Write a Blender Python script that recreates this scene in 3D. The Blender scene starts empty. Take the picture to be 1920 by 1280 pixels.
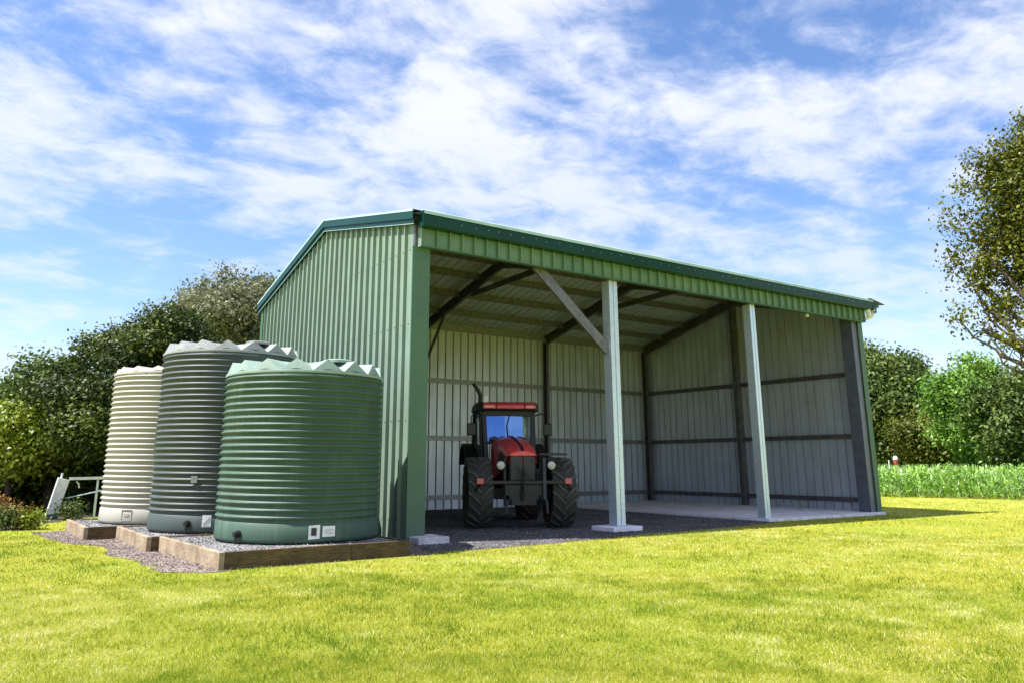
import bpy, math, random
import numpy as np
from mathutils import Vector, Matrix
random.seed(7); RNG = np.random.default_rng(11)
C = bpy.context.scene.collection
PI = math.pi

# ------------------------------------------------------------ mesh builder
class MB:
    def __init__(s): s.v=[]; s.f=[]; s.m=[]
    def add(s, vs, fs, m=0):
        b=len(s.v); s.v.extend([tuple(v) for v in vs]); s.f.extend([tuple(b+i for i in f) for f in fs]); s.m.extend([m]*len(fs))
    def box(s, x0,x1,y0,y1,z0,z1, m=0):
        s.add([(x0,y0,z0),(x1,y0,z0),(x1,y1,z0),(x0,y1,z0),(x0,y0,z1),(x1,y0,z1),(x1,y1,z1),(x0,y1,z1)],
              [(3,2,1,0),(4,5,6,7),(0,1,5,4),(1,2,6,5),(2,3,7,6),(3,0,4,7)], m)
    def bar(s, a, b, w, h, up=(0,0,1), m=0, chan=0):
        a=Vector(a); b=Vector(b); d=(b-a).normalized(); u=Vector(up); r=d.cross(u)
        if r.length<1e-4: u=Vector((0,1,0)); r=d.cross(u)
        r.normalize(); u=r.cross(d).normalized()
        if chan==0:
            pr=[(-w/2,-h/2),(w/2,-h/2),(w/2,h/2),(-w/2,h/2)]
        else:   # C section, open to +r, wall thickness chan
            t=chan; l=.14*h
            pr=[(-w/2,-h/2),(w/2,-h/2),(w/2,-h/2+l),(w/2-t,-h/2+l),(w/2-t,-h/2+t),(-w/2+t,-h/2+t),(-w/2+t,h/2-t),(w/2-t,h/2-t),(w/2-t,h/2-l),(w/2,h/2-l),(w/2,h/2),(-w/2,h/2)]
        n=len(pr)
        vs=[a+r*x+u*y for x,y in pr]+[b+r*x+u*y for x,y in pr]
        fs=[(i,(i+1)%n,(i+1)%n+n,i+n) for i in range(n)]+[tuple(range(n-1,-1,-1)),tuple(range(n,2*n))]
        s.add(vs,fs,m)
    def tube(s, pts, rad, n=10, m=0, caps=True):
        pts=[Vector(p) for p in pts]; k=len(pts)
        rads=rad if isinstance(rad,(list,tuple)) else [rad]*k
        prev=None; rings=[]
        for i,p in enumerate(pts):
            d=(pts[min(i+1,k-1)]-pts[max(i-1,0)]).normalized()
            if prev is None:
                u=Vector((0,0,1)) if abs(d.z)<.9 else Vector((1,0,0))
            else: u=prev
            r=d.cross(u).normalized(); u=r.cross(d).normalized(); prev=u
            rings.append([p+(r*math.cos(t)+u*math.sin(t))*rads[i] for t in [2*PI*j/n for j in range(n)]])
        vs=[q for r_ in rings for q in r_]
        fs=[(i*n+j,i*n+(j+1)%n,(i+1)*n+(j+1)%n,(i+1)*n+j) for i in range(k-1) for j in range(n)]
        if caps: fs+= [tuple(range(n-1,-1,-1)), tuple((k-1)*n+j for j in range(n))]
        s.add(vs,fs,m)
    def lathe(s, prof, n=96, c=(0,0,0), axis='z', m=0, close=False):
        vs=[]; k=len(prof)
        for r,z in prof:
            for j in range(n):
                t=2*PI*j/n; a,b=r*math.cos(t),r*math.sin(t)
                vs.append((c[0]+a,c[1]+b,c[2]+z) if axis=='z' else (c[0]+a,c[1]+z,c[2]+b))
        kk=k if close else k-1
        fs=[(i*n+j,i*n+(j+1)%n,((i+1)%k)*n+(j+1)%n,((i+1)%k)*n+j) for i in range(kk) for j in range(n)]
        s.add(vs,fs,m)
    def disc(s, c, r, n=24, axis='z', m=0):
        vs=[]
        for j in range(n):
            t=2*PI*j/n; a,b=r*math.cos(t),r*math.sin(t)
            vs.append({'z':(c[0]+a,c[1]+b,c[2]),'y':(c[0]+a,c[1],c[2]+b),'x':(c[0],c[1]+a,c[2]+b)}[axis])
        s.add(vs,[tuple(range(n))],m)
    def prism(s, poly, a0, a1, axis='y', m=0):
        """poly in the plane normal to axis, extruded a0..a1"""
        n=len(poly)
        def P(p,a): return {'y':(p[0],a,p[1]),'x':(a,p[0],p[1]),'z':(p[0],p[1],a)}[axis]
        s.add([P(p,a0) for p in poly]+[P(p,a1) for p in poly],
              [(i,(i+1)%n,(i+1)%n+n,i+n) for i in range(n)]+[tuple(range(n-1,-1,-1)),tuple(range(n,2*n))],m)
    def build(s, name, mats, parent=None, bevel=0, smooth=False, fix=True):
        me=bpy.data.meshes.new(name); me.from_pydata(s.v,[],s.f)
        if not isinstance(mats,(list,tuple)): mats=[mats]
        for m in mats: me.materials.append(m)
        if len(mats)>1: me.polygons.foreach_set('material_index', s.m)
        me.update()
        if fix:
            import bmesh
            bm=bmesh.new(); bm.from_mesh(me); bmesh.ops.recalc_face_normals(bm,faces=bm.faces); bm.to_mesh(me); bm.free()
        if smooth:
            me.polygons.foreach_set('use_smooth',[True]*len(me.polygons))
            try: me.set_sharp_from_angle(angle=math.radians(smooth if smooth is not True else 40))
            except Exception: pass
        o=bpy.data.objects.new(name,me); C.objects.link(o)
        if parent is not None: o.parent=parent
        if bevel:
            b=o.modifiers.new('bevel','BEVEL'); b.width=bevel; b.segments=2; b.limit_method='ANGLE'; b.angle_limit=math.radians(40)
        return o
def npmesh(name, verts, nper, mat, parent=None, tint=None):
    """verts (N*nper,3): N separate polygons of nper corners; tint: per-polygon 0..1 tone; tree leaves carry lit and dark clumps painted in"""
    n=len(verts)//nper; me=bpy.data.meshes.new(name)
    me.vertices.add(len(verts)); me.vertices.foreach_set('co', np.ascontiguousarray(verts,dtype=np.float32).ravel())
    me.loops.add(len(verts)); me.loops.foreach_set('vertex_index', np.arange(len(verts),dtype=np.int32))
    me.polygons.add(n); me.polygons.foreach_set('loop_start', np.arange(0,len(verts),nper,dtype=np.int32))
    if tint is not None:
        at=me.attributes.new('tint','FLOAT','FACE'); at.data.foreach_set('value', tint.astype(np.float32))
    me.materials.append(mat); me.update(calc_edges=True); me.validate()
    o=bpy.data.objects.new(name,me); C.objects.link(o)
    if parent is not None: o.parent=parent
    return o
def thing(name,label,cat,loc=(0,0,0),rz=0,group=None):
    o=bpy.data.objects.new(name,None); C.objects.link(o); o.location=loc; o.rotation_euler=(0,0,rz)
    o.empty_display_size=.2
    return tag(o,label,cat,group)
def tag(o,label,cat,group=None):
    o['label']=label; o['category']=cat
    if group: o['group']=group
    return o
def struct(o): o['kind']='structure'; return o

# ------------------------------------------------------------ materials
def newmat(name):
    m=bpy.data.materials.new(name); m.use_nodes=True; nt=m.node_tree
    return m, nt, nt.nodes['Principled BSDF']
def N(nt,t,**k):
    n=nt.nodes.new(t)
    for a,b in k.items():
        if a.startswith('i_'): n.inputs[a[2:].replace('_',' ')].default_value=b
        else: setattr(n,a,b)
    return n
def ramp(nt,fac,stops):
    r=nt.nodes.new('ShaderNodeValToRGB'); cr=r.color_ramp
    while len(cr.elements)<len(stops): cr.elements.new(.5)
    for e,(p,c) in zip(cr.elements,stops): e.position=p; e.color=(*c,1)
    nt.links.new(fac,r.inputs[0]); return r.outputs[0]
def noise(nt,scale,detail=4,rough=.55,coord='Object',vec=None,sc=None,dist=0):
    if vec is None:
        tc=nt.nodes.new('ShaderNodeTexCoord'); vec=tc.outputs[coord]
    if sc is not None:
        mp=nt.nodes.new('ShaderNodeMapping'); mp.inputs['Scale'].default_value=sc; nt.links.new(vec,mp.inputs[0]); vec=mp.outputs[0]
    n=nt.nodes.new('ShaderNodeTexNoise'); n.inputs['Scale'].default_value=scale; n.inputs['Detail'].default_value=detail
    n.inputs['Roughness'].default_value=rough; n.inputs['Distortion'].default_value=dist
    nt.links.new(vec,n.inputs['Vector']); return n.outputs['Fac']
def bump(nt,b,h,strength,dist=.01):
    n=nt.nodes.new('ShaderNodeBump'); n.inputs['Strength'].default_value=strength; n.inputs['Distance'].default_value=dist
    nt.links.new(h,n.inputs['Height']); nt.links.new(n.outputs[0],b.inputs['Normal'])
def simple(name,c1,c2=None,rough=.5,metal=0,scale=6,det=5,bmp=0,bscale=None,sc=None,lo=.35,hi=.65,coat=0):
    m,nt,b=newmat(name)
    c2=c2 or tuple(x*.8 for x in c1)
    f=noise(nt,scale,det,sc=sc)
    nt.links.new(ramp(nt,f,[(lo,c1),(hi,c2)]),b.inputs['Base Color'])
    b.inputs['Roughness'].default_value=rough; b.inputs['Metallic'].default_value=metal
    b.inputs['Coat Weight'].default_value=coat
    if bmp: bump(nt,b,noise(nt,bscale or scale*4,6),bmp)
    return m
M={}
M['sheet_green']=simple('sheet_green',(.205,.285,.225),(.18,.25,.195),rough=.34,scale=1.5,bmp=.03,bscale=3)
M['sheet_inner']=simple('sheet_inner',(.60,.66,.74),(.48,.53,.60),rough=.30,metal=.5,scale=1.2,sc=(3,3,.6),lo=.3,hi=.7)
M['flashing']=simple('flashing',(.066,.145,.092),(.056,.13,.082),rough=.42,scale=2)  # darker than the wall sheet: shade of the front put into the colour
M['header']=simple('header_shaded_green',(.135,.235,.115),(.10,.19,.10),rough=.4,scale=1.5)  # wall paint darkened for the shaded front of the header
M['trim']=simple('trim_deep_green',(.004,.046,.038),(.003,.038,.031),rough=.38,scale=2)
M['trim'].node_tree.nodes['Principled BSDF'].inputs['Specular IOR Level'].default_value=.22
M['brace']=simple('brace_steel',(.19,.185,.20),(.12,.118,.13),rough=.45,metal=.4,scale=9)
M['bead']=simple('bead_highlight',(.42,.58,.57),(.33,.49,.48),rough=.25,scale=3)  # pale tone paints a highlight along gutter and barge edges
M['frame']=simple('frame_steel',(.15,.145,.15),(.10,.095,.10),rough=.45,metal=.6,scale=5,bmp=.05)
M['concrete']=simple('concrete',(.84,.80,.88),(.70,.67,.74),rough=.85,scale=2.2,det=10,bmp=.25,bscale=30)
def weather(m,amount=.5,sc=(9,9,.5),stain=(.55,.52,.45)):
    nt=m.node_tree; b=nt.nodes['Principled BSDF']; src=b.inputs['Base Color'].links[0].from_socket
    f1=noise(nt,1.0,7,.7,sc=sc); f2=noise(nt,1.4,5,.6)
    mm=N(nt,'ShaderNodeMath',operation='MULTIPLY'); nt.links.new(f1,mm.inputs[0]); nt.links.new(f2,mm.inputs[1])
    k=N(nt,'ShaderNodeMapRange'); k.inputs['From Min'].default_value=.24; k.inputs['From Max'].default_value=.42; k.inputs['To Max'].default_value=amount; nt.links.new(mm.outputs[0],k.inputs[0])
    mx=N(nt,'ShaderNodeMix',data_type='RGBA'); nt.links.new(k.outputs[0],mx.inputs[0]); nt.links.new(src,mx.inputs[6]); mx.inputs[7].default_value=(*stain,1)
    nt.links.new(mx.outputs[2],b.inputs['Base Color'])
    rr_=N(nt,'ShaderNodeMapRange'); rr_.inputs['To Min'].default_value=b.inputs['Roughness'].default_value-.05; rr_.inputs['To Max'].default_value=b.inputs['Roughness'].default_value+.25
    nt.links.new(f1,rr_.inputs[0]); nt.links.new(rr_.outputs[0],b.inputs['Roughness'])
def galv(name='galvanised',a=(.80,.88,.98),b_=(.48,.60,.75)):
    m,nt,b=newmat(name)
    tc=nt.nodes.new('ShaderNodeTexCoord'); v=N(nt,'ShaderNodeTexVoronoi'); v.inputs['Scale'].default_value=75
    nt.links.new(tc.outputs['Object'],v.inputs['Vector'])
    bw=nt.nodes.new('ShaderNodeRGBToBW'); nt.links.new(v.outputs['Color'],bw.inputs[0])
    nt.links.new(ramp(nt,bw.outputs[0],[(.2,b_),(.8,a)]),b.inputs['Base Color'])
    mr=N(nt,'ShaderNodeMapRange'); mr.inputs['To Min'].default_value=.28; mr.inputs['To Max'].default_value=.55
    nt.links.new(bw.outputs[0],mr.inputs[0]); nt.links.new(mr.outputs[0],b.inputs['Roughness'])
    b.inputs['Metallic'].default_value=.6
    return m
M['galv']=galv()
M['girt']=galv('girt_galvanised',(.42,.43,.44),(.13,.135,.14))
M['poly_green']=simple('poly_green',(.040,.086,.060),(.033,.074,.051),rough=.50,scale=1.2,bmp=.04,bscale=40)
M['poly_grey']=simple('poly_grey',(.042,.060,.058),(.034,.049,.048),rough=.46,scale=1.2,bmp=.04,bscale=40)
M['poly_cream']=simple('poly_cream',(.36,.345,.30),(.31,.30,.26),rough=.45,scale=1.2,bmp=.04,bscale=40)
M['lid_green']=simple('lid_green',(.25,.34,.30),(.20,.29,.25),rough=.5,scale=4)
M['lid_grey']=simple('lid_grey',(.29,.31,.305),(.20,.22,.22),rough=.5,scale=4)
M['lid_cream']=simple('lid_cream',(.46,.44,.39),(.38,.36,.31),rough=.5,scale=4)
M['black_plastic']=simple('black_plastic',(.012,.012,.013),rough=.4)
M['sticker']=simple('sticker',(.75,.76,.75),(.66,.68,.68),rough=.5,scale=20)
M['sticker_ink']=simple('sticker_ink',(.03,.035,.035),rough=.6)
M['sticker_grey']=simple('sticker_grey',(.35,.36,.36),rough=.6)
M['white_pipe']=simple('white_pipe',(.8,.8,.78),(.7,.7,.68),rough=.35,scale=10)
M['white_paint']=simple('white_paint',(.78,.78,.80),(.62,.62,.64),rough=.5,scale=9)
M['bark']=simple('bark',(.10,.075,.055),(.04,.03,.024),rough=.9,scale=6,sc=(3,3,.5),bmp=.6,bscale=14)
weather(M['poly_green'],.16,stain=(.30,.36,.28)); weather(M['poly_grey'],.16,stain=(.22,.22,.2)); weather(M['poly_cream'],.35,stain=(.30,.26,.18)); weather(M['sheet_green'],.25,stain=(.20,.22,.17)); weather(M['sheet_inner'],.35,stain=(.36,.34,.30)); weather(M['lid_green'],.4,sc=(3,3,3),stain=(.20,.22,.17)); weather(M['lid_grey'],.5,sc=(3,3,3),stain=(.17,.17,.15)); weather(M['lid_cream'],.5,sc=(3,3,3),stain=(.28,.24,.16)); weather(M['concrete'],.6,sc=(2,2,2),stain=(.30,.28,.27)); weather(M['flashing'],.2,stain=(.10,.14,.09))
def wood(nm,kk,gr=0):
    m,nt,b=newmat(nm)
    g=noise(nt,5,8,.65,sc=(1,1,9),dist=.6)
    col=ramp(nt,g,[(p_,tuple(min(.8,(x*(1-gr)+gr*sum(c_)/3)*kk) for x in c_)) for p_,c_ in ((.3,(.42,.29,.12)),(.48,(.28,.175,.065)),(.62,(.13,.07,.025) if kk<1 else (.24,.16,.08)),(.75,(.38,.29,.16)))])
    s=noise(nt,2.2,6,.6)
    mx=N(nt,'ShaderNodeMix',data_type='RGBA',blend_type='MULTIPLY'); mx.inputs[0].default_value=.75
    nt.links.new(col,mx.inputs[6]); nt.links.new(ramp(nt,s,[(.35,(.35,.32,.28)),(.6,(1,1,1))]),mx.inputs[7])
    nt.links.new(mx.outputs[2],b.inputs['Base Color']); b.inputs['Roughness'].default_value=.75
    bump(nt,b,g,.4,.01); return m
M['wood']=wood('shaded_timber',.40); M['wood_sunlit']=wood('sunlit_timber',1.5,.45)  # one timber twice: sunlight painted into the pale copy, shade into the dark
def gravel(name,cs,scale=38):
    m,nt,b=newmat(name)
    tc=nt.nodes.new('ShaderNodeTexCoord'); v=N(nt,'ShaderNodeTexVoronoi'); v.inputs['Scale'].default_value=scale
    nt.links.new(tc.outputs['Object'],v.inputs['Vector'])
    bw=nt.nodes.new('ShaderNodeRGBToBW'); nt.links.new(v.outputs['Color'],bw.inputs[0])
    c=ramp(nt,bw.outputs[0],cs)
    s=noise(nt,1.1,6)
    mx=N(nt,'ShaderNodeMix',data_type='RGBA',blend_type='MULTIPLY'); mx.inputs[0].default_value=1
    nt.links.new(c,mx.inputs[6]); nt.links.new(ramp(nt,s,[(.35,(.7,.68,.68)),(.65,(1.1,1.1,1.1))]),mx.inputs[7])
    nt.links.new(mx.outputs[2],b.inputs['Base Color']); b.inputs['Roughness'].default_value=.9
    inv=N(nt,'ShaderNodeMath',operation='SUBTRACT'); inv.inputs[0].default_value=1; nt.links.new(v.outputs['Distance'],inv.inputs[1])
    bump(nt,b,inv.outputs[0],1,.02); return m
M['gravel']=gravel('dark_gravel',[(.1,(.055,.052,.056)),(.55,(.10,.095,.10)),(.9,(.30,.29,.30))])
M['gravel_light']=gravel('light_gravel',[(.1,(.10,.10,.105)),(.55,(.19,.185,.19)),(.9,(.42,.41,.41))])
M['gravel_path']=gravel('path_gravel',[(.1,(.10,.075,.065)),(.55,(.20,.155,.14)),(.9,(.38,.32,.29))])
def leafmat(name,cols,trans=.22,rough=.45,pos=(0,.45,1)):
    m,nt,b=newmat(name)
    a=N(nt,'ShaderNodeAttribute',attribute_name='tint')
    c=ramp(nt,a.outputs['Fac'],list(zip(pos,cols)))
    nt.links.new(c,b.inputs['Base Color']); b.inputs['Roughness'].default_value=rough
    b.inputs['Specular IOR Level'].default_value=.22
    tr=nt.nodes.new('ShaderNodeBsdfTranslucent'); nt.links.new(c,tr.inputs[0])
    ms=nt.nodes.new('ShaderNodeMixShader'); ms.inputs[0].default_value=trans
    nt.links.new(b.outputs[0],ms.inputs[1]); nt.links.new(tr.outputs[0],ms.inputs[2])
    nt.links.new(ms.outputs[0],nt.nodes['Material Output'].inputs[0]); return m
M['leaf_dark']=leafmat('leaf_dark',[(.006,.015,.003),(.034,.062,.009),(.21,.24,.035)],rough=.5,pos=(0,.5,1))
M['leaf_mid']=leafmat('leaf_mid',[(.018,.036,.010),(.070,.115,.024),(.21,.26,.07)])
M['leaf_bright']=leafmat('leaf_bright',[(.05,.12,.015),(.12,.24,.03),(.24,.38,.07)])
M['leaf_yellow']=leafmat('leaf_yellow',[(.06,.10,.008),(.20,.26,.02),(.38,.42,.06)])
M['leaf_olive']=leafmat('leaf_olive',[(.035,.05,.006),(.09,.11,.012),(.17,.16,.03)])
M['leaf_near']=leafmat('leaf_near',[(.022,.036,.004),(.10,.118,.010),(.27,.26,.035)])
M['leaf_grey']=leafmat('leaf_grey',[(.09,.105,.06),(.17,.185,.10),(.29,.28,.17)])
M['leaf_orange']=leafmat('leaf_orange',[(.05,.06,.01),(.20,.08,.015),(.34,.20,.04)])
M['corn_leaf']=leafmat('corn_leaf',[(.10,.22,.02),(.22,.42,.04),(.50,.62,.34)],rough=.35)
M['grass_blade']=leafmat('grass_blade',[(.10,.20,.008),(.40,.42,.03),(.85,.80,.45)],trans=.4,rough=.6,pos=(0,.5,1))
# lawn soil sheet under the blades
def lawn():
    m,nt,b=newmat('lawn')
    f=noise(nt,.35,6,.6); g=noise(nt,34,8,.75)
    c1=ramp(nt,g,[(.3,(.12,.15,.012)),(.5,(.35,.36,.035)),(.72,(.56,.52,.16))])
    c2=ramp(nt,f,[(.35,(.78,.92,.7)),(.65,(1.08,1.0,1.0))])
    mx=N(nt,'ShaderNodeMix',data_type='RGBA',blend_type='MULTIPLY'); mx.inputs[0].default_value=1
    nt.links.new(c1,mx.inputs[6]); nt.links.new(c2,mx.inputs[7]); nt.links.new(mx.outputs[2],b.inputs['Base Color'])
    b.inputs['Roughness'].default_value=.9; b.inputs['Specular IOR Level'].default_value=.1
    bump(nt,b,g,1,.04); return m
M['lawn']=lawn()
# tractor
M['red_paint']=simple('red_paint',(.80,.07,.07),(.70,.055,.06),rough=.35,scale=3,coat=.5)
M['dark_iron']=simple('dark_iron',(.013,.013,.016),(.008,.008,.010),rough=.5,scale=9,bmp=.1)
M['blue_iron']=simple('blue_iron',(.02,.03,.055),(.014,.02,.04),rough=.45,scale=9)
M['grille']=simple('grille_mesh',(.055,.052,.055),(.04,.038,.04),rough=.6,scale=60)
M['rubber']=simple('rubber',(.030,.029,.028),(.045,.043,.038),rough=.8,scale=5,bmp=.15)
M['lug']=simple('lug_highlight_rubber',(.085,.08,.072),(.05,.047,.042),rough=.6,scale=7)  # paler than the tyre: highlights on the lugs put into the colour
M['lens']=simple('lamp_lens',(.62,.62,.60),(.35,.35,.35),rough=.12,scale=30)
M['pink_lens']=simple('pink_reflector',(.60,.13,.17),(.5,.1,.13),rough=.3,scale=30)
m,nt,b=newmat('sky_reflect_glass'); M['glass']=m  # windscreen: blue of the reflected sky put into the base colour
b.inputs['Base Color'].default_value=(.13,.27,.58,1); b.inputs['Metallic'].default_value=.85; b.inputs['Roughness'].default_value=.03
m2,nt2,b2=newmat('side_glass'); M['side_glass']=m2
b2.inputs['Base Color'].default_value=(.6,.7,.65,1); b2.inputs['Roughness'].default_value=.04; b2.inputs['Transmission Weight'].default_value=.85; b2.inputs['IOR'].default_value=1.1

# ------------------------------------------------------------ camera
cam=bpy.data.cameras.new('camera'); co=bpy.data.objects.new('camera',cam); C.objects.link(co)
ya,pi_=.5972,.2370
F=Vector((math.sin(ya)*math.cos(pi_),math.cos(ya)*math.cos(pi_),math.sin(pi_)))
R=Vector((math.cos(ya),-math.sin(ya),0)); U=R.cross(F)
CAM=Vector((-7.0763,-13.1627,1.4))
co.matrix_world=Matrix(((R.x,U.x,-F.x,CAM.x),(R.y,U.y,-F.y,CAM.y),(R.z,U.z,-F.z,CAM.z),(0,0,0,1)))
cam.sensor_width=36; cam.lens=1476.4*36/1920; cam.shift_x=33.3/1920; cam.shift_y=-127.8/1920
cam.clip_start=.1; cam.clip_end=3000
bpy.context.scene.camera=co
sc=bpy.context.scene; sc.render.engine='CYCLES'
sc.view_settings.view_transform='Standard'; sc.view_settings.look='None'; sc.view_settings.gamma=1
sc.view_settings.exposure=1.10
sc.cycles.max_bounces=8; sc.cycles.diffuse_bounces=4

def polar(px,dist):
    d=F+R*((px-960+33.3)/1476.4)-U*math.tan(pi_); d.z=0; d.normalize(); return (CAM.x+d.x*dist, CAM.y+d.y*dist)
def spot(px,py,dist):
    d=F+R*((px-960+33.3)/1476.4)-U*((py-640+127.8)/1476.4); return CAM+d*(dist/math.hypot(d.x,d.y))
# ------------------------------------------------------------ light
SD=Vector((-.57,.16,1.0)).normalized()
elev=math.asin(SD.z); az=math.atan2(SD.x,SD.y)
sun=bpy.data.lights.new('sun','SUN'); sun.energy=5.0; sun.angle=math.radians(.5); sun.color=(1,.965,.90)
so=bpy.data.objects.new('sun',sun); C.objects.link(so); so.rotation_euler=SD.to_track_quat('Z','Y').to_euler(); so.location=(-20,0,30)
w=bpy.data.worlds.new('World'); sc.world=w; w.use_nodes=True; nt=w.node_tree; nt.nodes.clear()
out=nt.nodes.new('ShaderNodeOutputWorld'); bg=nt.nodes.new('ShaderNodeBackground'); bg.inputs[1].default_value=.09
sky=nt.nodes.new('ShaderNodeTexSky'); sky.sky_type='NISHITA'; sky.sun_disc=False; sky.sun_elevation=elev; sky.sun_rotation=az
sky.air_density=1.0; sky.dust_density=.3; sky.ozone_density=2.5
hs=nt.nodes.new('ShaderNodeHueSaturation'); hs.inputs['Saturation'].default_value=1.14; hs.inputs['Value'].default_value=1.08
nt.links.new(sky.outputs[0],hs.inputs['Color'])
tc=nt.nodes.new('ShaderNodeTexCoord'); sep=nt.nodes.new('ShaderNodeSeparateXYZ'); nt.links.new(tc.outputs['Generated'],sep.inputs[0])
def mth(op,a,b_=None,c=None,clamp=False):
    n=nt.nodes.new('ShaderNodeMath'); n.operation=op; n.use_clamp=clamp
    for i,x in enumerate((a,b_,c)):
        if x is None: continue
        if isinstance(x,(int,float)): n.inputs[i].default_value=x
        else: nt.links.new(x,n.inputs[i])
    return n.outputs[0]
zz=mth('MAXIMUM',sep.outputs[2],0.0); zp=mth('ADD',zz,.16)
cx_=mth('DIVIDE',sep.outputs[0],zp); cy_=mth('DIVIDE',sep.outputs[1],zp)
cmb=nt.nodes.new('ShaderNodeCombineXYZ'); nt.links.new(cx_,cmb.inputs[0]); nt.links.new(cy_,cmb.inputs[1])
def wn(scale,det,rough,rot,scl,dist=0,off=(0,0,0)):
    mp=nt.nodes.new('ShaderNodeMapping'); mp.inputs['Rotation'].default_value=(0,0,rot); mp.inputs['Scale'].default_value=scl; mp.inputs['Location'].default_value=off
    nt.links.new(cmb.outputs[0],mp.inputs[0])
    n=nt.nodes.new('ShaderNodeTexNoise'); n.inputs['Scale'].default_value=scale; n.inputs['Detail'].default_value=det; n.inputs['Roughness'].default_value=rough; n.inputs['Distortion'].default_value=dist
    nt.links.new(mp.outputs[0],n.inputs[0]); return n.outputs['Fac']
n1=wn(1.9,10,.56,.5,(1,1.3,1),.35,(3.1,1.7,0))
n2=wn(6,9,.62,.9,(1,1.25,1),.3,(0,5,0))
n3=wn(.55,3,.5,0,(1,1,1),0,(9.2,2.4,0))
f=mth('ADD',mth('MULTIPLY',n1,.62),mth('ADD',mth('MULTIPLY',n2,.52),mth('MULTIPLY',n3,.20)))
bias=None
for px,py,rad_,amp in ((880,125,.16,-.10),(510,190,.20,-.08),(1490,85,.22,-.12),(1380,340,.35,-.09),(1600,300,.35,-.05),(150,450,.6,-.07),(350,500,.5,-.05),(1180,270,.40,.07),(800,60,.25,.06),(1040,60,.16,.05),(250,170,.40,.05),(1720,200,.35,.08),(640,330,.45,.06),(1000,350,.4,.05),(1560,200,.2,.05)):
    d=(spot(px,py,100)-CAM).normalized(); z_=max(d.z,0)+.16
    vd=nt.nodes.new('ShaderNodeVectorMath'); vd.operation='DISTANCE'; nt.links.new(cmb.outputs[0],vd.inputs[0]); vd.inputs[1].default_value=(d.x/z_,d.y/z_,0)
    g_=mth('MULTIPLY',mth('EXPONENT',mth('MULTIPLY',mth('POWER',mth('DIVIDE',vd.outputs['Value'],rad_),2.0),-1.0)),amp*(.35 if amp>0 else .75))
    bias=g_ if bias is None else mth('ADD',bias,g_)
f=mth('ADD',f,bias)
mr=nt.nodes.new('ShaderNodeMapRange'); mr.interpolation_type='SMOOTHSTEP'; mr.inputs['From Min'].default_value=.53; mr.inputs['From Max'].default_value=.79
nt.links.new(f,mr.inputs[0])
hz=nt.nodes.new('ShaderNodeMapRange'); hz.inputs['From Min'].default_value=.04; hz.inputs['From Max'].default_value=.42; nt.links.new(zz,hz.inputs[0])
cm=mth('MULTIPLY',mr.outputs[0],mth('MULTIPLY_ADD',hz.outputs[0],.6,.35),clamp=True)
mix=nt.nodes.new('ShaderNodeMix'); mix.data_type='RGBA'; nt.links.new(cm,mix.inputs[0]); tn=nt.nodes.new('ShaderNodeMix'); tn.data_type='RGBA'; tn.blend_type='MULTIPLY'; tn.inputs[0].default_value=1; tn.inputs[7].default_value=(1.16,1.06,1.12,1); nt.links.new(hs.outputs[0],tn.inputs[6]); nt.links.new(tn.outputs[2],mix.inputs[6]); mix.inputs[7].default_value=(5.1,5.3,6.1,1)
nt.links.new(mix.outputs[2],bg.inputs[0]); nt.links.new(bg.outputs[0],out.inputs[0])

# ------------------------------------------------------------ ground
W,D=15.2,9.06
X1,X2=5.08,10.08
mb=MB(); mb.add([(-400,-400,0),(500,-400,0),(500,600,0),(-400,600,0)],[(0,1,2,3)])
struct(mb.build('ground',M['lawn']))
GR=[(-5.35,6.6),(-5.25,4.6),(-5.0,3.3),(-4.55,2.6),(-4.75,1.2),(-4.55,.1),(-4.5,-1.5),(-3.95,-1.92),(-3.6,-1.80),(-2,-1.72),(-.4,-1.60),(1.7,-1.45),(4.5,-1.05),(7.5,-.75),(9.9,-.42),(10.05,-.2),(10.05,9.0),(0.1,9.0),(0.0,7.3)]
def jag(poly,step=.12,amp=.05):
    o=[]; rr=random.Random(3)
    for i,a in enumerate(poly):
        b=poly[(i+1)%len(poly)]; L=math.dist(a,b); k=max(1,int(L/step))
        for j in range(k):
            t=j/k; o.append((a[0]+(b[0]-a[0])*t+rr.uniform(-amp,amp),a[1]+(b[1]-a[1])*t+rr.uniform(-amp,amp)))
    return o
GRJ=jag(GR)
mb=MB(); mb.add([(x,y,.006) for x,y in GRJ],[tuple(range(len(GRJ)))])
g=mb.build('gravel_path',M['gravel_path']); struct(g)
FL=jag([(-.3,-1.5),(1.7,-1.38),(4.5,-.95),(7.5,-.65),(9.9,-.32),(10.05,9.0),(0.15,9.0),(0.05,0)],.1,.03)  # runs past the opening: dark gravel there paints the shade in front
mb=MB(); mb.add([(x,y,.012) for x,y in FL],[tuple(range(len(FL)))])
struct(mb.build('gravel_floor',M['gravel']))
mb=MB(); mb.prism([(10.02,-.12),(15.28,-.12),(15.28,9.1),(10.02,9.1)],-.1,.075,'z')
struct(mb.build('concrete_floor',M['concrete'],bevel=.012))
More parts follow.
